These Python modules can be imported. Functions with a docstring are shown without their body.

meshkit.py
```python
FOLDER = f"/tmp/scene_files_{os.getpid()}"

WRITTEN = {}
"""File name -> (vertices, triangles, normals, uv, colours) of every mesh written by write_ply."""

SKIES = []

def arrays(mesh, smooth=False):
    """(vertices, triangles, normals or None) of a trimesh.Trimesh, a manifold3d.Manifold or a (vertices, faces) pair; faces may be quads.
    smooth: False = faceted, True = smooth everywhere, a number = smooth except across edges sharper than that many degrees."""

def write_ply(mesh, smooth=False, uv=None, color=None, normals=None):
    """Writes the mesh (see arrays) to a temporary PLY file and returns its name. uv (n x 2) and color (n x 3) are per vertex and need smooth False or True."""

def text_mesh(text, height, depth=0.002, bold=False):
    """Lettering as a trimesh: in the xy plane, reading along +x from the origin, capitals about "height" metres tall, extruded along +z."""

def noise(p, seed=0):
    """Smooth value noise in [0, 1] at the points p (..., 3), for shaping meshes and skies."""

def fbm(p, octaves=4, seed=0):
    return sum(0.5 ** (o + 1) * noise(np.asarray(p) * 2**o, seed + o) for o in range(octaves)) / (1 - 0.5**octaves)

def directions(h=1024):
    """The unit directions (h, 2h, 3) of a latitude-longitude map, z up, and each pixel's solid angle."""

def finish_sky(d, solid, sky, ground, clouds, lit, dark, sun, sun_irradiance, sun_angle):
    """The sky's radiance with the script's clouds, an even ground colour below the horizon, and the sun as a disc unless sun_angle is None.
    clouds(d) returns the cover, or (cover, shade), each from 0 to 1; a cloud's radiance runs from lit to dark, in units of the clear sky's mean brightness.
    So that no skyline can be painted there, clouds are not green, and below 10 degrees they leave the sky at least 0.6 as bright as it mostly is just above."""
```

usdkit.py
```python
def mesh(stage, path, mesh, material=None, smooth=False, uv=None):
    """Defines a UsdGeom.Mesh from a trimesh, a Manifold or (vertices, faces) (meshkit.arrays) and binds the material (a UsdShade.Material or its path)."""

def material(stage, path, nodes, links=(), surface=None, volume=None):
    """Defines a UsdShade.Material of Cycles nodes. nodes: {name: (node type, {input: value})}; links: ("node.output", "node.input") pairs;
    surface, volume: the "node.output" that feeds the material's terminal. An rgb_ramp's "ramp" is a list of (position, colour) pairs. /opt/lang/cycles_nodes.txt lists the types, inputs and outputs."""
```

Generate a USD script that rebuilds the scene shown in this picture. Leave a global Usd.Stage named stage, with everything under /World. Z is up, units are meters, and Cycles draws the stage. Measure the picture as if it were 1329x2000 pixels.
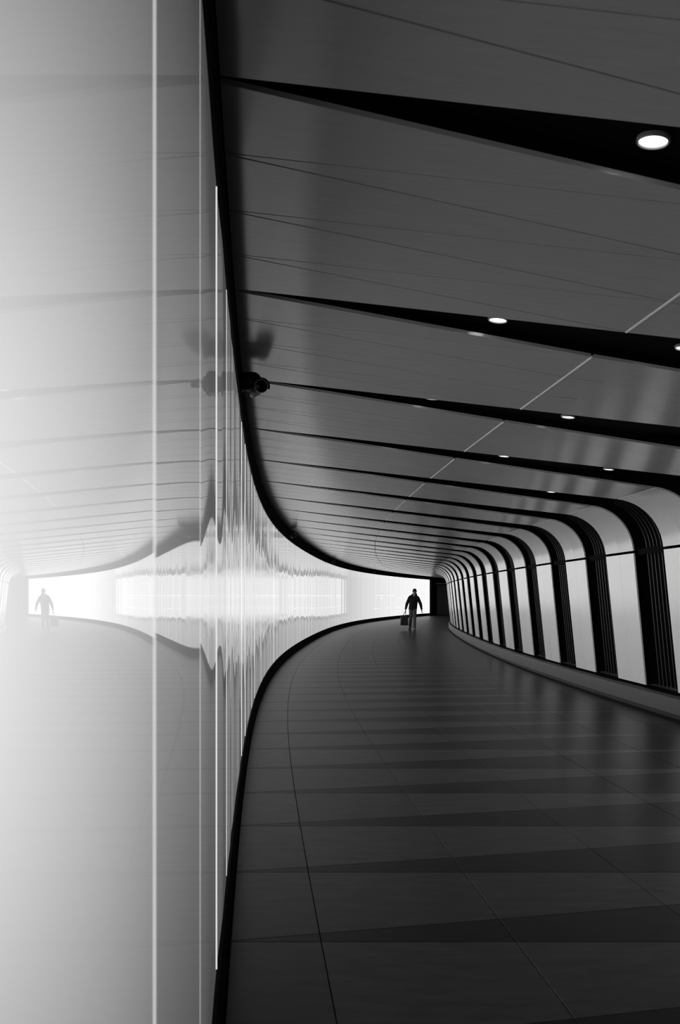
import math
import numpy as np
import trimesh
import manifold3d as m3
import usdkit
from pxr import Usd, UsdGeom, Gf, Sdf, UsdLux, UsdShade
from scipy.interpolate import CubicSpline

stage = Usd.Stage.CreateInMemory()
UsdGeom.SetStageUpAxis(stage, 'Z')
UsdGeom.SetStageMetersPerUnit(stage, 1.0)
UsdGeom.Xform.Define(stage, '/World')
UsdGeom.Scope.Define(stage, '/World/Looks')

# ------------------------------------------------------------------ camera, light, exposure
EYE = 1.36                      # lens height above the floor
FPX = 1938.0                    # a 35 mm lens, in pixels of the 1329 x 2000 frame
cam = UsdGeom.Camera.Define(stage, '/World/camera')
cam.CreateHorizontalApertureAttr(24.0)
cam.CreateVerticalApertureAttr(24.0 * 2000 / 1329)
cam.CreateFocalLengthAttr(24.0 * FPX / 1329)
cam.CreateVerticalApertureOffsetAttr(166.5 / 1329 * 24.0)
cam.CreateFStopAttr(7.1)
cam.CreateFocusDistanceAttr(11.0)
cam.CreateClippingRangeAttr((0.02, 500.0))
cam.CreateExposureAttr(0.0)
cam.AddTranslateOp().Set(Gf.Vec3d(0, 0, EYE))
cam.AddRotateXOp().Set(90.0)

STEEP_FADE = 2.5                    # added fade of the wall's light at steep angles, darkens ceiling and floor
DISPLAY = 1.80                  # radiance of the glowing wall
LAMP = 6.0                      # radiance of the downlights

# ------------------------------------------------------------------ materials
def mat(name, nodes, links=(), surface='p.BSDF'):
    return usdkit.material(stage, '/World/Looks/' + name, nodes, links, surface=surface)

def g(x):
    return (x, x, x)

def plain(name, c, rough=.5, spec=.5, metal=0.0, vary=0.0, grain=None, bump=0.0, mottle=.05):
    """grey material, with a little tone variation by object and fine grain"""
    nodes = {'p': ('principled_bsdf', {'base_color': g(c), 'roughness': rough, 'specular_ior_level': spec, 'metallic': metal})}
    links = []
    if vary or grain:
        nodes['tc'] = ('geometry', {})
        nodes['mp'] = ('mapping', {'scale': (grain or (6, 6, 6))})
        nodes['n'] = ('noise_texture', {'scale': 1.0, 'detail': 4.0, 'roughness': .6})
        lo, hi = c * (1 - mottle), c * (1 + mottle)
        nodes['r'] = ('rgb_ramp', {'ramp': [(.3, g(lo)), (.7, g(hi))]})
        links += [('tc.position', 'mp.vector'), ('mp.vector', 'n.vector'), ('n.fac', 'r.fac')]
        out = 'r.color'
        if vary:
            nodes['oi'] = ('object_info', {})
            nodes['mr'] = ('map_range', {'from_min': 0., 'from_max': 1., 'to_min': 1 - vary, 'to_max': 1 + vary})
            nodes['mx'] = ('mix', {'mix_type': 'multiply', 'fac': 1.0})
            links += [('oi.random', 'mr.value'), (out, 'mx.color1'), ('mr.result', 'mx.color2')]
            out = 'mx.color'
        links.append((out, 'p.base_color'))
        if bump:
            nodes['b'] = ('bump', {'strength': bump, 'distance': .002})
            links += [('n.fac', 'b.height'), ('b.normal', 'p.normal')]
    return mat(name, nodes, links)

def glow_glass(name, strength, rough):
    """a lit display behind polished glass: the glass mirrors by fresnel; an added falloff keeps
    its light level, so that it fades at steep angles up and down for every ray alike"""
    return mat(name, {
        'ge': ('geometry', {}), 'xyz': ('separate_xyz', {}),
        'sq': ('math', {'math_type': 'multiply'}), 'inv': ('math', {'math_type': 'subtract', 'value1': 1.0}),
        'pw': ('math', {'math_type': 'power', 'value2': STEEP_FADE}), 'st': ('math', {'math_type': 'multiply', 'value2': strength}),
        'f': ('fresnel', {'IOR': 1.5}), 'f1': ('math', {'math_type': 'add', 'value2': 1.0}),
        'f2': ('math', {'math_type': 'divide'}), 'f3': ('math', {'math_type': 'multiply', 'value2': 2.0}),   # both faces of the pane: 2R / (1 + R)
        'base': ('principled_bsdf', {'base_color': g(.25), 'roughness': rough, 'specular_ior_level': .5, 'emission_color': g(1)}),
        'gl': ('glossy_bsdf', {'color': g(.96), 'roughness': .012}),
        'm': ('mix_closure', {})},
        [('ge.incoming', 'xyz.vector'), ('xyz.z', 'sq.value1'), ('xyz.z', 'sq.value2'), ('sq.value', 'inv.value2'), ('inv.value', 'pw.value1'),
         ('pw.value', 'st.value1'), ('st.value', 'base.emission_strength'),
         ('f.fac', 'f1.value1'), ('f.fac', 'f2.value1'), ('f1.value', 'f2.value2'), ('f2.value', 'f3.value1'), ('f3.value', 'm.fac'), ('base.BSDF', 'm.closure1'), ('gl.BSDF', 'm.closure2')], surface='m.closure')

M = {}
M['display'] = glow_glass('display_glass', DISPLAY, .34)
M['display_mid'] = glow_glass('display_glass_mid', DISPLAY * .56, .34)  # panes near and behind the camera, dimmed to darken ceiling and floor there
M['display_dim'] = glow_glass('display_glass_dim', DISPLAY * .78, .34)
M['joint'] = mat('display_joint', {'e': ('emission', {'color': g(1), 'strength': .8})}, surface='e.emission')
M['mark'] = mat('bright_mark', {'e': ('emission', {'color': g(1), 'strength': 1.0})}, surface='e.emission')
M['black'] = plain('black_trim', .005, .5, .2, grain=(9, 9, 9))
M['slot'] = plain('slot_black', .004, .85, .04, grain=(9, 9, 9))
M['fin'] = plain('fin_dark_metal', .007, .5, .25, grain=(9, 9, 9))
M['plank'] = plain('ceiling_satin_shaded', .46, .17, 1.0, vary=.02, grain=(1.5, 40, 40))  # white lining greyed: the shade overhead is put into the colour
M['corner'] = plain('corner_satin_shaded', .66, .24, .5, vary=.02, grain=(14, 14, 14), mottle=.02)  # toned between ceiling and wall, shading of the bend put into the colour
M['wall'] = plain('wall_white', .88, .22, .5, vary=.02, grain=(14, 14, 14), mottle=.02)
M['seam'] = plain('seam_metal', .9, .35, .5, metal=0, grain=(40, 40, 40))
M['plinth'] = plain('plinth_grey', .045, .35, .5, grain=(20, 20, 20))
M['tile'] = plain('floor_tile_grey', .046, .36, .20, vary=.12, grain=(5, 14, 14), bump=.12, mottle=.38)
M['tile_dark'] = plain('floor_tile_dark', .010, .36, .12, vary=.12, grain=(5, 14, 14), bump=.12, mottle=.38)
M['grout'] = plain('floor_grout', .008, .8, .2, grain=(30, 30, 30))
M['lamp'] = mat('lamp_lens', {'e': ('emission', {'color': g(1), 'strength': LAMP})}, surface='e.emission')
M['ring'] = plain('lamp_ring', .2, .3, .5, grain=(60, 60, 60))
M['cctv'] = plain('camera_black', .008, .45, .3, grain=(60, 60, 60))
M['cctv_grey'] = plain('camera_grey', .25, .35, .5, grain=(60, 60, 60))
M['lens'] = plain('camera_lens', .002, .15, .15, grain=(60, 60, 60))
M['door'] = plain('door_grey', .5, .4, .5, grain=(3, 3, 12))
M['skin'] = plain('skin', .22, .5, .4, grain=(40, 40, 40))  # tone darkened to carry the backlit shade on face and hands
M['jacket'] = plain('jacket_cloth', .012, .8, .2, grain=(60, 60, 60))
M['jeans'] = plain('jeans_cloth', .10, .85, .2, grain=(50, 50, 20))
M['hair'] = plain('hair_dark', .012, .6, .3, grain=(80, 80, 80))
M['shoe'] = plain('shoe_leather', .02, .4, .4, grain=(60, 60, 60))
M['sole'] = plain('shoe_sole', .12, .6, .4, grain=(60, 60, 60))
M['bag'] = plain('bag_leather', .012, .5, .4, grain=(50, 50, 50))

# ------------------------------------------------------------------ scene-tree helpers
used = {}
def numbered(parent, name):
    k = used.get((parent, name), -1) + 1
    used[(parent, name)] = k
    return f'{parent}/{name}' + (f'_{k:03d}' if k else '')

def tag(p, label=None, cat=None, group=None, kind=None):
    for key, v in (('label', label), ('category', cat), ('group', group), ('kind', kind)):
        if v:
            p.SetCustomDataByKey(key, v)
    return p

def thing(name, label, cat, loc=(0, 0, 0), rotz=0.0, group=None, kind=None):
    x = UsdGeom.Xform.Define(stage, numbered('/World', name))
    x.AddTranslateOp().Set(Gf.Vec3d(*[float(a) for a in loc]))
    x.AddRotateZOp().Set(float(rotz))
    return tag(x.GetPrim(), label, cat, group, kind)

def structure(name, label):
    return tag(UsdGeom.Xform.Define(stage, numbered('/World', name)).GetPrim(), label, None, None, 'structure')

def obj(name, mesh, material, parent, smooth=30, **kw):
    path = numbered(str(parent.GetPath()) if parent else '/World', name)
    m = usdkit.mesh(stage, path, mesh, M[material], smooth=smooth)
    return tag(m.GetPrim(), **kw)

def join(meshes):
    return trimesh.util.concatenate(meshes)

def box(sx, sy, sz, c=(0, 0, 0)):
    b = trimesh.creation.box((sx, sy, sz)); b.apply_translation(c); return b

def cyl(r, p0, p1, n=24):
    return trimesh.creation.cylinder(radius=r, segment=[p0, p1], sections=n)

CAM_YAW, CAM_DIP = 10.0, 12.0
def hull(*sph):
    return m3.Manifold.batch_hull([m3.Manifold.sphere(r, 22).translate(tuple(p)) for p, r in sph])

def lathe(profile, n=40):
    return trimesh.creation.revolve(np.array(profile, float), sections=n)

# ------------------------------------------------------------------ the tunnel's plan and section
# plan of the glowing wall (metres: along the view, then sideways), curving gently to the right
PLAN = [(0.0, -0.0714), (1.0, -0.1777), (2.0, -0.275), (3.0, -0.3653), (4.0, -0.451), (5.0, -0.5338), (6.0, -0.6137), (8.0, -0.7626), (10.0, -0.8934), (12.0, -1.0024), (14.0, -1.0875), (16.0, -1.1471), (18.0, -1.1794), (20.0, -1.1837), (22.0, -1.1624), (24.0, -1.119), (26.0, -1.0568), (28.0, -0.9791), (30.0, -0.8895), (33.0, -0.7364), (36.0, -0.5551), (40.0, -0.2542), (44.0, 0.1331), (48.0, 0.6277), (52.0, 1.2496), (56.0, 2.0053), (60.0, 2.8874), (64.0, 3.8881), (68.0, 4.9996), (72.0, 6.2139), (74.0, 6.8571)]
spl = CubicSpline([p[0] for p in PLAN], [p[1] for p in PLAN])

def LX(v):
    v = np.asarray(v, float)
    inside = spl(np.clip(v, 0, 74))
    return inside + np.where(v < 0, v * float(spl(0, 1)), 0) + np.where(v > 74, (v - 74) * float(spl(74, 1)), 0)

def psi(v):
    return np.clip(.0045 * (np.asarray(v, float) - 24), 0, .24)

def P(v, t, h):
    """a point of the tunnel: v along it, t across it from the glowing wall, h above the floor"""
    v, t, h = np.broadcast_arrays(np.asarray(v, float), np.asarray(t, float), np.asarray(h, float))
    a = psi(v)
    return np.stack([LX(v) + t * np.cos(a), v - t * np.sin(a), h], -1)

CEIL, SLOPE = 2.91, .112
QS, QC, QB, QE = 1.97, 4.05, 5.05, 6.05      # seam, start of the bend, end of the bend, foot of the wall
TB, HB, TF, HF = 4.572, 1.914, 4.738, .292
def section(q):
    """(t, h) of the lining: sloping ceiling, bend, leaning wall"""
    q = np.asarray(q, float)
    hc = CEIL - SLOPE * QC
    p0, p3 = np.array([QC, hc]), np.array([TB, HB])
    k = .60
    corner = np.array([4.523, CEIL - SLOPE * 4.523])
    p1, p2 = p0 + k * (corner - p0), p3 + k * (corner - p3)
    s = np.clip(q - QC, 0, 1)[..., None]
    bez = (1-s)**3*p0 + 3*(1-s)**2*s*p1 + 3*(1-s)*s*s*p2 + s**3*p3
    w = np.clip(q - QB, 0, 1)[..., None]
    wall = p3 * (1 - w) + np.array([TF, HF]) * w
    flat = np.stack([q, CEIL - SLOPE * q], -1)
    return np.where((q <= QC)[..., None], flat, np.where((q <= QB)[..., None], bez, wall))

def outward(q):
    e = 1e-3
    d = section(np.asarray(q) + e) - section(np.asarray(q) - e)
    n = np.stack([-d[..., 1], d[..., 0]], -1)
    return n / np.linalg.norm(n, axis=-1, keepdims=True)

def lining(qs, near, far, depth, thick):
    """a closed plate of the lining between the edges near(q) and far(q), its face depth behind the section's line"""
    qs = np.asarray(qs, float)
    a = np.broadcast_to(near, qs.shape) if not callable(near) else near(qs)
    b = np.broadcast_to(far, qs.shape) if not callable(far) else far(qs)
    d = np.broadcast_to(np.asarray(depth(qs) if callable(depth) else depth, float), qs.shape)
    c, n = section(qs), outward(qs)
    f, k = c + n * d[:, None], c + n * (d + thick)[:, None]
    v = np.concatenate([P(a, f[:, 0], f[:, 1]), P(b, f[:, 0], f[:, 1]), P(b, k[:, 0], k[:, 1]), P(a, k[:, 0], k[:, 1])])
    m, F = len(qs), []
    for i in range(m - 1):
        for r in range(4):
            s = (r + 1) % 4
            F.append([r*m+i, r*m+i+1, s*m+i+1, s*m+i])
    F += [[0, m, 2*m, 3*m], [m-1, 4*m-1, 3*m-1, 2*m-1]]
    F = np.array(F)
    t = trimesh.Trimesh(v, np.vstack([F[:, [0, 1, 2]], F[:, [0, 2, 3]]]), process=False)
    t.fix_normals()
    return t

def sweep(vs, ring):
    """a closed bar along the tunnel: ring is a list of (t, h)"""
    vs, ring = np.asarray(vs, float), np.asarray(ring, float)
    m, n = len(vs), len(ring)
    v = np.concatenate([P(vs, r[0], r[1]) for r in ring])
    F = [[r*m+i, r*m+i+1, ((r+1) % n)*m+i+1, ((r+1) % n)*m+i] for i in range(m-1) for r in range(n)]
    F = np.array(F)
    tri = np.vstack([F[:, [0, 1, 2]], F[:, [0, 2, 3]]])
    caps = [[0, r*m, (r+1)*m] for r in range(1, n-1)] + [[m-1, (r+1)*m+m-1, r*m+m-1] for r in range(1, n-1)]
    t = trimesh.Trimesh(v, np.vstack([tri, np.array(caps)]), process=False)
    t.fix_normals()
    return t

V0, V1 = -4.2, 74.0
ALONG = np.linspace(V0, V1, 240)
PITCH, FIRST = 2.035, 2.95
def slot_v(k): return FIRST + PITCH * k
def slot_w(q): return np.interp(q, [0, QS, 2.5, 3.45, QC, QE], [.04, .505, .63, .78, .92, 1.02])

# ------------------------------------------------------------------ floor
floor = structure('floor', 'dark polished stone floor of grey tiles with darker tapering bands')
obj('floor_bed', sweep(np.linspace(V0, 80, 120), [(-.05, -.022), (4.95, -.022), (4.95, -.10), (-.05, -.10)]), 'grout', floor)
COLS = [.012, .37, 1.14, 1.92, 2.70, 3.47, 4.25, 4.735]
TP, TF0 = .992, 3.916
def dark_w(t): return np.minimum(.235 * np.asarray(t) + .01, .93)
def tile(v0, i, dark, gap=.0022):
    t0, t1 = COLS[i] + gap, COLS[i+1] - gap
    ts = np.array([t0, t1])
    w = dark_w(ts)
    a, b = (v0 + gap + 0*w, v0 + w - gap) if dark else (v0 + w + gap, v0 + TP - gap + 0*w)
    c = .0006
    lo = np.concatenate([P(a, ts, -.022), P(b, ts, -.022)[::-1]])
    mid = np.concatenate([P(a, ts, -c), P(b, ts, -c)[::-1]])
    ins = np.concatenate([P(a + c, ts + np.array([c, -c]), 0), P(b - c, ts + np.array([c, -c]), 0)[::-1]])
    v = np.concatenate([lo, mid, ins])
    F = []
    for r in range(2):
        for j in range(4):
            F.append([r*4+j, r*4+(j+1) % 4, (r+1)*4+(j+1) % 4, (r+1)*4+j])
    F += [[8, 9, 10, 11], [3, 2, 1, 0]]
    F = np.array(F)
    m = trimesh.Trimesh(v, np.vstack([F[:, [0, 1, 2]], F[:, [0, 2, 3]]]), process=False)
    m.fix_normals()
    return m
rest = {0: [], 1: []}
for k in range(-8, 77):
    v0 = TF0 + TP * k
    for i in range(7):
        for dark in (0, 1):
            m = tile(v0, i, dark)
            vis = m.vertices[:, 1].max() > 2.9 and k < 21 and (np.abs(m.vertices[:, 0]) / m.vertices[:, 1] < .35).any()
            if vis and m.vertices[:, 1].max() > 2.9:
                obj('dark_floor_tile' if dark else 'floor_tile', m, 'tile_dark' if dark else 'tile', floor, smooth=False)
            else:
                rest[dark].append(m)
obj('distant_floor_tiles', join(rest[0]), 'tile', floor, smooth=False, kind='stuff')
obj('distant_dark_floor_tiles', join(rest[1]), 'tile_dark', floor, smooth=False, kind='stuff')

# ------------------------------------------------------------------ glowing glass wall
wall_l = structure('wall_left', 'long curved glowing glass wall of tall joined panes, bright white')
GP, G0 = 1.05, 1.03
GB, GT = .187, 2.655
rng = np.random.default_rng(11)
# bearing errors (degrees) across the panes that show best, then random ones: glass is never quite flat
BOW = {0: [(0, 0), (1, 0)], 1: [(0, -.22), (.55, .0), (1, .35)], 2: [(0, .2), (.5, -.30), (1, .15)]}
def pane(k):
    a, b = G0 + GP * (k - 1) + .003, G0 + GP * k - .003
    n = 25 if k < 40 else 9
    s = np.linspace(0, 1, n)
    if k in BOW:
        ang = CubicSpline(*zip(*BOW[k]))(s) if len(BOW[k]) > 2 else 0 * s
    elif k < 0:
        ang = 0 * s
    else:
        kn = rng.normal(0, .33, 6)
        ang = CubicSpline(np.linspace(0, 1, 6), kn)(s)
    ang = ang - ang.mean() * (0 if k in BOW else .5)
    off = np.concatenate([[0], np.cumsum((ang[1:] + ang[:-1]) / 2 * np.pi / 180 * (GP / (n - 1)))])
    off -= off.mean()
    x = (1 - s) * LX(a) + s * LX(b) + off - .012
    vs = a + s * (b - a)
    front = np.stack([x, vs], -1)
    back = front - np.array([.016, 0])
    pts = np.concatenate([np.c_[front, np.full(n, GB)], np.c_[front, np.full(n, GT)], np.c_[back, np.full(n, GT)], np.c_[back, np.full(n, GB)]])
    F = [[r*n+i, r*n+i+1, ((r+1) % 4)*n+i+1, ((r+1) % 4)*n+i] for i in range(n-1) for r in range(4)] + [[0, n, 2*n, 3*n], [n-1, 4*n-1, 3*n-1, 2*n-1]]
    F = np.array(F)
    m = trimesh.Trimesh(pts, np.vstack([F[:, [0, 1, 2]], F[:, [0, 2, 3]]]), process=False)
    m.fix_normals()
    return m
NPANE = int((73.4 - G0) / GP) + 1
for k in range(-2, NPANE + 1):
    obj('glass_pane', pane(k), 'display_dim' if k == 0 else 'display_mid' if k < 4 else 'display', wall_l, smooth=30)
    v = G0 + GP * k
    x = float(LX(v))
    obj('glowing_joint', box(.006, .003, GT - GB, (x - .0142, v, (GT + GB) / 2)), 'joint', wall_l, smooth=False)
VE = G0 + GP * NPANE
wv = np.linspace(G0 - 3 * GP, VE + .02, 240)
obj('header', sweep(wv, [(.0, GT), (.0, 2.905), (-.16, 2.905), (-.16, GT)]), 'slot', wall_l)
obj('skirting', sweep(wv, [(.0, 0), (.0, GB), (-.16, GB), (-.16, 0)]), 'slot', wall_l)
obj('backing', sweep(wv, [(-.06, GB), (-.06, GT), (-.16, GT), (-.16, GB)]), 'black', wall_l)

# ------------------------------------------------------------------ ceiling and right wall
ceiling = structure('ceiling', 'sloping ceiling of tapering planks, greyed for shade, cut by black slots')
wall_r = structure('wall_right', 'leaning white wall of striped panels between black finned slots')
KMIN, KMAX, KNEAR = -3, 33, 9
qa = np.array([.004, 1.0, QS - .009])
qb = np.array([QS + .009, 3.0, QC - .006])
qc = np.linspace(QC + .006, QB - .012, 13)
qd = np.array([QB + .012, 5.5, QE])
TH = .018
U = PITCH / 4
for k in range(KMIN, KMAX):
    v0, v1 = slot_v(k), slot_v(k + 1)
    near = lambda q, v0=v0: v0 + slot_w(q)
    if -2 <= k <= KNEAR:
        grow = lambda q: (U - .024) * np.asarray(q) / QS
        for j in range(1, 4):                # flush wedges, point at the glowing wall
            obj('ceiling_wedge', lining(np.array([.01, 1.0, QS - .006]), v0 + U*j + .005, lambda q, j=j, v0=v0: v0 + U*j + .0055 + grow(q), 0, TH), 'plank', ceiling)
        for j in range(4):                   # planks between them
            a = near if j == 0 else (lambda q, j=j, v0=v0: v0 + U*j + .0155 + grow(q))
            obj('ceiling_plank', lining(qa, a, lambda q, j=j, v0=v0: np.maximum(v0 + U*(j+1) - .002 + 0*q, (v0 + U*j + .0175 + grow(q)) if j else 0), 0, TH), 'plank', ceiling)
        cuts = [near] + [(lambda q, j=j, v0=v0: v0 + U*j + 0*q) for j in (2, 3)] + [lambda q, v1=v1: v1 + 0*q]
        for j in range(3):
            wg = lambda q: .10 * (np.asarray(q) - QS)
            a = cuts[j] if j == 0 else (lambda q, j=j: cuts[j](q) + .002 + wg(q))
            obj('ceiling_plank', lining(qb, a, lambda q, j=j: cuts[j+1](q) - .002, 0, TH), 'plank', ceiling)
            if j:
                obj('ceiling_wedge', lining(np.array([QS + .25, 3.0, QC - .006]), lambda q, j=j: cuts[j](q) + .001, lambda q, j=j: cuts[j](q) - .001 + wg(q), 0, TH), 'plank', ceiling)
    else:
        nj = 4 if k <= KNEAR + 3 else 1
        for j in range(nj):
            f0, f1 = j / nj, (j + 1) / nj
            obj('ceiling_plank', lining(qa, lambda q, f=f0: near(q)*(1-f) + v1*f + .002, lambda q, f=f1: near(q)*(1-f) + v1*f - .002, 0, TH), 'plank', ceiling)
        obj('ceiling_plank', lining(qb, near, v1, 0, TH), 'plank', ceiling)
    # bend and wall, each of two halves
    mid = lambda q: (near(q) + v1) / 2
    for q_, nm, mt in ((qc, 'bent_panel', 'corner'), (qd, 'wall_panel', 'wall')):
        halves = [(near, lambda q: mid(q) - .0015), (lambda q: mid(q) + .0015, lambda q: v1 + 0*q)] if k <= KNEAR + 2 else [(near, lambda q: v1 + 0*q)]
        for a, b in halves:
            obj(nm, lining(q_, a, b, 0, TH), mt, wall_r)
    for q0, host in ((QS, ceiling), (QC, ceiling)):
        wdt = .006 if q0 == QS else .004
        obj('seam_strip', lining(np.array([q0 - wdt, q0 + wdt]), lambda q: near(q) + .004, v1 - .004, -.003 if q0 == QS else .002, .012), 'seam', host, smooth=False)
    # the black slot: back and two cheeks, shallow overhead and deeper in the wall
    ql = np.concatenate([np.array([0.02, 1, QS, 3, 3.6, QC]), np.linspace(QC + .05, QB, 12), [5.5, QE]])
    dep = lambda q: np.interp(q, [0, 3.0, 4.3, QE], [.064, .064, .16, .16])
    sw = lambda q, v0=v0: v0 + slot_w(q)
    parts = [lining(ql, v0 - .03, lambda q: sw(q) + .03, dep, .01),
             lining(ql, v0 - .03, v0 - .018, TH + .002, .06),
             lining(ql, lambda q: sw(q) + .018, lambda q: sw(q) + .03, TH + .002, .06)]
    qw = ql[ql >= 3.6]
    parts += [lining(qw, v0 - .03, v0 - .018, TH + .002, .155), lining(qw, lambda q: sw(q) + .018, lambda q: sw(q) + .03, TH + .002, .155)]
    obj('slot_lining', join(parts), 'slot', ceiling)
    # fins in the wall part of the slot
    fins, qf1, qf2 = [], np.linspace(4.25, QB - .03, 12), np.array([QB + .03, 5.5, QE - .01])
    for i in range(6):
        for q_ in (qf1, qf2):
            c = lambda q, i=i, v0=v0: v0 + .05 + (slot_w(q) * .78 - .08) * (i + .5) / 6
            fins.append(lining(q_, lambda q: c(q) - .011, lambda q: c(q) + .011, .060, .090))
    fins.append(lining(np.array([QB - .028, QB + .028]), v0 + .01, lambda q: sw(q) - .01, .05, .06))
    if 3 <= k <= 12:
        for f in fins[:-1]:
            obj('fin', f, 'fin', wall_r)
        obj('fin_rail', fins[-1], 'slot', wall_r)
    else:
        obj('fin_row', join(fins), 'fin', wall_r, kind='stuff')
pv = np.linspace(V0, V1, 220)
obj('plinth', sweep(pv, [(4.665, .062), (4.665, .228), (4.672, .238), (4.86, .238), (4.86, .062)]), 'plinth', wall_r)
obj('plinth_ledge', sweep(pv, [(4.69, .2385), (4.69, .262), (4.90, .262), (4.90, .2385)]), 'black', wall_r)
obj('plinth_recess', sweep(pv, [(4.72, -.02), (4.72, .061), (4.86, .061), (4.86, -.02)]), 'black', wall_r)
obj('wall_backing', sweep(pv, [(4.92, 0), (4.92, 2.6), (4.94, 2.6), (4.94, 0)]), 'black', wall_r)

# ------------------------------------------------------------------ far end
end = structure('wall_back', 'dark end wall of the lobby past the far end of the glowing wall')
e0 = P(VE + .02, 0, 0)
YE = 77.2
obj('end_pier', join([box(.55, YE - e0[1] + .3, 2.95, (e0[0] - .20, (YE + e0[1]) / 2, 1.475)), box(.62, .3, 2.95, (7.15, YE, 1.475))]), 'black', end)
obj('end_panel', box(6.5, .25, 3.0, (10.2, YE + .2, 1.5)), 'black', end)
obj('end_soffit', box(12, 7.5, .08, (11.0, 77.0, 2.83)), 'black', end)
obj('lobby_floor', box(10, 5.5, .05, (10.5, 75.6, -.03)), 'tile_dark', end)
door = structure('door_1', 'grey double lobby door with a pale transom strip at the tunnel end')
obj('door_frame', join([box(.08, .1, 2.34, (7.52, YE + .02, 1.17)), box(.08, .1, 2.34, (9.6, YE + .02, 1.17)), box(2.16, .1, .06, (8.56, YE + .02, 2.31))]), 'black', door)
for x in (8.03, 9.07):
    obj('door_leaf', box(1.0, .05, 2.26, (x, YE + .04, 1.14)), 'door', door)
obj('transom', box(1.7, .06, .1, (8.3, YE, 2.42)), 'wall', door)
for z in (.62, .92):
    obj('push_bar', box(.8, .06, .035, (8.95, YE - .02, z)), 'black', door)

# ------------------------------------------------------------------ faint bright dashes set low and high on the far panes
dr = np.random.default_rng(5)
def wall_dash(v0, v1, h0, h1):
    vs = np.array([v0, v1])
    return sweep(vs, [(-.006, h0), (-.006, h1), (-.030, h1), (-.030, h0)])
dashes = []
for h, dense in ((1.46, .75), (1.30, .35), (.72, .45)):
    v = 55.0
    while v < 71.8:
        ln = dr.uniform(.25, 1.1)
        if dr.random() < dense:
            dashes.append(wall_dash(v, min(v + ln, 72.2), h - .02, h + .02))
        v += ln + dr.uniform(.08, .5)
for d in dashes:
    obj('light_dash', d, 'mark', wall_l, smooth=False)

# ------------------------------------------------------------------ downlights
def lamp_parts(root):
    ring = lathe([(.044, .0), (.047, -.004), (.051, -.003), (.053, .0), (.053, .012), (.044, .012), (.044, .0)])
    obj('trim_ring', ring, 'ring', root)
    obj('lens', lathe([(0, .002), (.038, .002), (.0435, .005), (.0435, .012), (0, .012)]), 'lamp', root)
ORD = ['nearest', 'second', 'third', 'fourth', 'fifth', 'sixth', 'seventh', 'eighth', 'ninth', 'tenth', 'eleventh', 'twelfth', 'thirteenth', 'fourteenth']
first = None
for k in range(0, 11):
    for n_, q in enumerate((1.37, 2.40, 3.42)):
        if k == 0 and q > 1.5:
            continue
        v = slot_v(k) + float(slot_w(q)) * .5 + .025
        s, o = section(np.array(q)), outward(np.array(q))
        tq = s + o * .053
        loc = P(v, tq[0], tq[1])
        where = ('close to the glowing wall', 'in mid slot', 'close to the right-hand bend')[n_]
        label = f'round white downlight in the {ORD[k]} black ceiling slot, {where}'
        tilt = math.degrees(math.atan(SLOPE))
        if first is None:
            root = thing('downlight', label, 'ceiling light', loc, 0, 'round downlights in the black ceiling slots')
            UsdGeom.Xformable(root).AddRotateYOp().Set(tilt)
            lamp_parts(root)
            first = root
        else:
            root = thing('downlight', label, 'ceiling light', loc, 0, 'round downlights in the black ceiling slots')
            UsdGeom.Xformable(root).AddRotateYOp().Set(tilt)
            root.GetReferences().AddInternalReference(first.GetPath())
            root.SetInstanceable(True)

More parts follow.
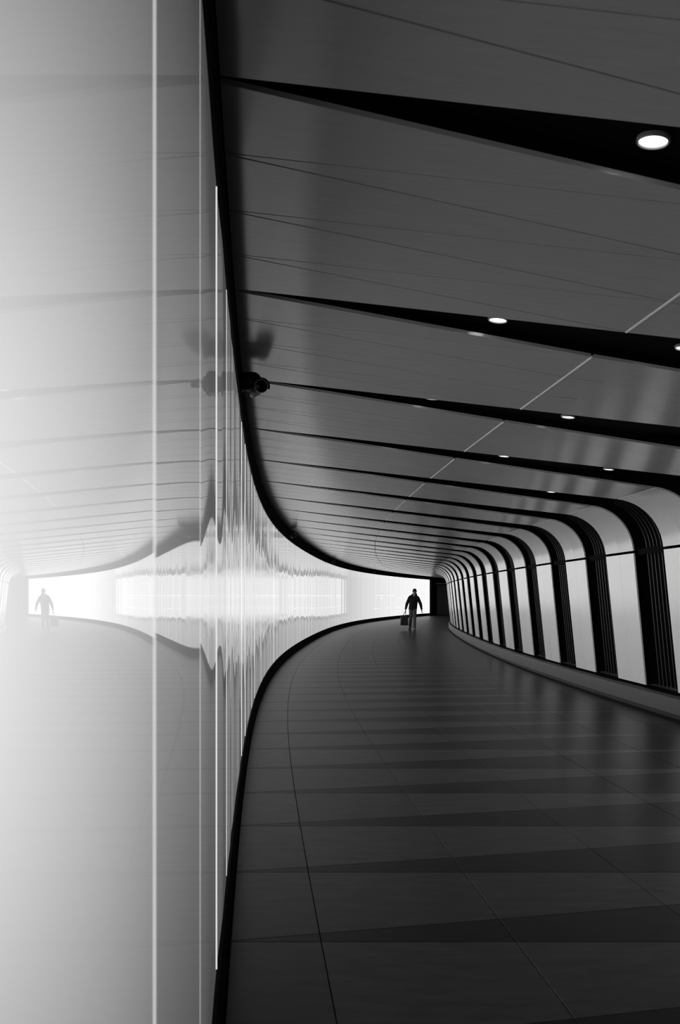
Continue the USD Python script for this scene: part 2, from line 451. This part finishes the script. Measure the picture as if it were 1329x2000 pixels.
# ------------------------------------------------------------------ surveillance cameras on the header
def cctv_parts(root):
    """bullet housing looking back along the tunnel (-y), on an arm from the header"""
    T = trimesh.transformations
    aim = T.translation_matrix((.120, 0, -.02)) @ T.rotation_matrix(math.radians(CAM_YAW), [0, 0, 1]) @ T.rotation_matrix(math.radians(CAM_DIP), [1, 0, 0])
    turn = aim @ T.rotation_matrix(math.pi / 2, [1, 0, 0])                          # z -> -y, then dipped and turned
    def put(name, m, mt, mat4=turn):
        m.apply_transform(mat4)
        obj(name, m, mt, root)
    put('housing', lathe([(0, -.16), (.028, -.16), (.040, -.15), (.0415, .10), (.041, .112), (.0385, .112), (.0385, .085), (0, .085)], 32), 'cctv')
    put('rim', lathe([(.0385, .108), (.0385, .116), (.0420, .116), (.0420, .108), (.0385, .108)], 32), 'cctv_grey')
    put('lens', lathe([(0, .09), (.038, .09), (.038, .098), (.02, .102), (0, .103)], 32), 'lens')
    a = np.linspace(math.radians(-20), math.radians(175), 18)
    hood = []
    for r in (.046, .053):
        for y in (.13, -.13):
            hood.append(np.c_[r*np.cos(a), np.full(18, y), r*np.sin(a)])
    v = np.concatenate([hood[0], hood[1], hood[3], hood[2]])
    F = [[r*18+i, r*18+i+1, ((r+1) % 4)*18+i+1, ((r+1) % 4)*18+i] for i in range(17) for r in range(4)] + [[0, 18, 36, 54], [17, 71, 53, 35]]
    F = np.array(F)
    h = trimesh.Trimesh(v, np.vstack([F[:, [0, 1, 2]], F[:, [0, 2, 3]]]), process=False); h.fix_normals()
    put('hood', h, 'cctv', aim)
    obj('arm', hull(((.01, .03, .018), .058), ((.075, .03, .020), .056), ((.110, .06, -.012), .040)), 'cctv', root, smooth=40)
    obj('wall_plate', cyl(.066, (-.001, .03, .015), (.012, .03, .015)), 'cctv', root)
    obj('swivel_joint', hull(((.078, .0, -.072), .022), ((.105, .02, -.050), .024)), 'cctv_grey', root, smooth=40)
    obj('cable', join([cyl(.0035, (-.002, -.02, -.047), (.045, -.03, -.050), 10), cyl(.0035, (.045, -.03, -.050), (.085, -.02, -.046), 10)]), 'cctv_grey', root)
CC = [(6.55, 'black bullet surveillance camera on the wall header, the nearest and largest'),
      (22.2, 'small dark surveillance camera on the header, second along the tunnel'),
      (38.6, 'tiny dark surveillance camera on the header, third along the tunnel'),
      (54.8, 'tiny dark surveillance camera on the header, fourth along the tunnel'),
      (71.0, 'tiny dark surveillance camera on the header above the walking man')]
firstc = None
for v, label in CC:
    loc = P(v, .0, 2.775)
    rot = -math.degrees(math.atan(float(spl(v, 1)))) - 4
    root = thing('surveillance_camera', label, 'security camera', loc, rot, 'security cameras along the glowing wall')
    UsdGeom.Xformable(root).AddScaleOp().Set(Gf.Vec3f(1.04))
    if firstc is None:
        cctv_parts(root); firstc = root
    else:
        root.GetReferences().AddInternalReference(firstc.GetPath()); root.SetInstanceable(True)

# ------------------------------------------------------------------ the walking man and his bag
def limb(chain):
    """manifold of a chain of (point, radius), hulled joint to joint"""
    out = m3.Manifold()
    for (p, r), (q, s) in zip(chain[:-1], chain[1:]):
        out += m3.Manifold.batch_hull([m3.Manifold.sphere(r, 20).translate(tuple(p)), m3.Manifold.sphere(s, 20).translate(tuple(q))])
    return out
def ell(c, r):
    return m3.Manifold.sphere(1.0, 28).scale(tuple(r)).translate(tuple(c))
def soft(man, edge=.012, it=10):
    man = man.refine_to_length(edge)
    m = man.to_mesh()
    t = trimesh.Trimesh(m.vert_properties[:, :3], m.tri_verts, process=True)
    trimesh.smoothing.filter_taubin(t, lamb=.5, nu=.53, iterations=it)
    return t
PY = 41.3
PX = 808.0
man = thing('person', 'walking man in a dark jacket and grey jeans, head bowed, carrying a dark bag', 'person', ((PX - 664.5) / FPX * PY, PY, 0))
SHL, SHR = (-.150, .02, 1.345), (.180, .0, 1.335)
ELL, ELR = (-.268, .02, 1.09), (.300, .03, 1.08)
WRL, WRR = (-.325, -.03, .87), (.335, -.08, .865)
HPL, HPR = (-.09, .0, .86), (.045, .0, .86)
KNL, KNR = (-.115, -.03, .50), (.035, -.17, .50)
ANL, ANR = (-.125, .16, .10), (.02, -.30, .085)
HEAD = (.045, -.055, 1.595)
def hand(w, d, side):
    """palm, four fingers and a thumb hanging from wrist w"""
    w, d = np.array(w) + np.array(d) * .012, np.array(d) / np.linalg.norm(d)
    f = np.array([0, -1.0, 0]); f -= f.dot(d) * d; f /= np.linalg.norm(f)        # the way the knuckles fan
    s = np.cross(d, f) * side                                                    # towards the thigh
    o = hull((w, .026), (w + d*.045 + f*.022, .018), (w + d*.045 - f*.022, .018), (w + d*.085 + f*.028, .014), (w + d*.085 - f*.028, .014))
    for i, ln in enumerate((.070, .080, .074, .058)):
        b = w + d*.083 + f*(.030 - .020*i)
        k1 = b + d*ln*.50 + s*.008
        o += limb([(b, .0095), (k1, .009), (k1 + d*ln*.30 + s*.022, .008), (k1 + d*ln*.38 + s*.045, .007)])
    b = w + d*.025 + f*.028
    o += limb([(b, .013), (b + d*.035 + f*.022 + s*.010, .011), (b + d*.062 + f*.022 + s*.026, .009)])
    return o
body = hull((SHL, .05), (SHR, .05), ((.015, .02, 1.25), .10), ((.0, .02, 1.05), .10)) + hull(((0, .02, 1.05), .10), ((-.08, .01, .90), .085), ((.04, .01, .90), .085))
body += limb([((.02, .01, 1.40), .06), ((.035, -.02, 1.49), .055), ((.045, -.045, 1.55), .055)])
body += ell(HEAD, (.075, .095, .112)) + hull(((.045, -.09, 1.545), .05), ((.045, -.115, 1.515), .034), (HEAD, .06))
body += hull(((.045, -.150, 1.605), .008), ((.045, -.168, 1.572), .013), ((.045, -.135, 1.565), .016))
for s in (-1, 1):
    body += ell((.045 + s*.077, -.045, 1.595), (.012, .020, .032))
body += limb([(SHL, .05), (ELL, .042), (WRL, .029)]) + limb([(SHR, .05), (ELR, .042), (WRR, .029)])
body += limb([(HPL, .085), (KNL, .055), (ANL, .040)]) + limb([(HPR, .085), (KNR, .055), (ANR, .040)])
body += hull((ANL, .036), ((ANL[0]-.02, ANL[1]-.10, .05), .03)) + hull((ANR, .036), ((ANR[0]+.005, ANR[1]-.11, .06), .03))
body += hand(WRL, (-.02, -.02, -1), 1) + hand(WRR, (.01, -.06, -1), -1)
obj('body', soft(body, .011, 8), 'skin', man, smooth=True)
hair = (ell((HEAD[0], HEAD[1] + .008, HEAD[2] + .014), (.089, .106, .116)) - m3.Manifold.cube((.3, .16, .2), True).translate((.045, -.165, 1.485)).rotate((0, 0, 0)))
obj('hair', soft(hair, .012, 6), 'hair', man, smooth=True)
for s in (-1, 1):
    obj('eye', trimesh.creation.icosphere(2, .012).apply_translation((.045 + s*.03, -.137, 1.605)), 'lens', man, smooth=True)
obj('mouth', hull(((.025, -.142, 1.545), .005), ((.065, -.142, 1.545), .005)), 'hair', man)
jk = hull((SHL, .068), (SHR, .068), ((-.05, .02, 1.40), .06), ((.10, .02, 1.40), .06), ((-.02, .02, 1.20), .135), ((.05, .02, 1.20), .135))
jk += hull(((-.03, .02, 1.20), .14), ((.05, .02, 1.20), .135), ((-.085, .01, .90), .112), ((.045, .01, .90), .105), ((-.085, .01, .84), .108), ((.035, .01, .84), .105))
jk += limb([((SHL[0]+.05, SHL[1], SHL[2]+.03), .072), (SHL, .072), (ELL, .062), ((WRL[0]+.003, WRL[1], WRL[2]+.01), .042)])
jk += limb([((SHR[0]-.05, SHR[1], SHR[2]+.03), .072), (SHR, .072), (ELR, .062), ((WRR[0]-.003, WRR[1], WRR[2]+.01), .042)])
jk += hull(((-.06, .03, 1.43), .05), ((.11, .03, 1.43), .05), ((-.01, .03, 1.47), .05), ((.10, .03, 1.475), .055))      # collar and hood
jk = jk - m3.Manifold.cube((2, 2, .2), True).translate((0, 0, .705))
obj('jacket', soft(jk, .014, 10), 'jacket', man, smooth=True)
tr = hull(((-.085, .01, .93), .095), ((.04, .01, .93), .095), (HPL, .098), (HPR, .098))
tr += limb([(HPL, .098), (KNL, .072), ((ANL[0], ANL[1]-.005, .115), .060)]) + limb([(HPR, .098), (KNR, .072), ((ANR[0], ANR[1], .11), .060)])
obj('trousers', soft(tr, .014, 10), 'jeans', man, smooth=True)
for (ax, ay, az), toe in ((ANL, (-.06, -.17, -.075)), (ANR, (.012, -.19, -.02))):
    up = hull(((ax, ay + .02, az - .01), .042), ((ax, ay + .035, az - .052), .036), ((ax + toe[0]*.6, ay + toe[1]*.6, az - .045 + toe[2]*.2), .040), ((ax + toe[0], ay + toe[1], az - .056 + toe[2]*.1), .028))
    sh = obj('shoe', soft(up, .012, 6), 'shoe', man, smooth=True)
    zb = up.bounding_box()[2]
    so = m3.Manifold.batch_hull([m3.Manifold.cylinder(.016, r, r, 20).translate((x, y, max(0.0, zb - .004))) for x, y, r in ((ax, ay + .035, .036), (ax + toe[0]*.6, ay + toe[1]*.6, .042), (ax + toe[0], ay + toe[1], .030))])
    obj('sole', so, 'sole', sh, smooth=40)

# the bag hangs from his right hand (left in the picture)
BX, BY = man.GetAttribute('xformOp:translate').Get()[0], PY
gx, gy, gz = BX + WRL[0] - .006, BY + WRL[1] - .005, WRL[2] - .105
bag = thing('handbag', 'dark soft holdall hanging from the walking man\'s hand', 'bag', (gx - .05, gy, .19), 0)
bh = .38
bm = m3.Manifold.batch_hull([m3.Manifold.sphere(r, 18).translate(p) for p, r in (((-.14, -.05, .035), .03), ((-.14, .05, .035), .03), ((.0, -.055, .025), .025), ((.0, .055, .025), .025), ((.13, -.05, .03), .03), ((.13, .05, .03), .03),
      ((-.125, -.03, .35), .028), ((.125, -.03, .36), .028), ((-.125, .03, .35), .028), ((.125, .03, .36), .028))])
obj('bag_body', soft(bm, .02, 6), 'bag', bag, smooth=True)
top = gz - .19
for s in (-1, 1):
    pts = np.array([(-.075, s*.045, .34), (-.05, s*.04, .42), (.038, s*.012, top - .012), (.064, s*.012, top - .012), (.055, s*.04, .42), (.075, s*.045, .34)])
    obj('handle', limb([(p, .010) for p in pts]), 'bag', bag, smooth=40)
obj('zip', hull(((-.10, 0, .376), .008), ((.10, 0, .386), .008)), 'cctv_grey', bag)
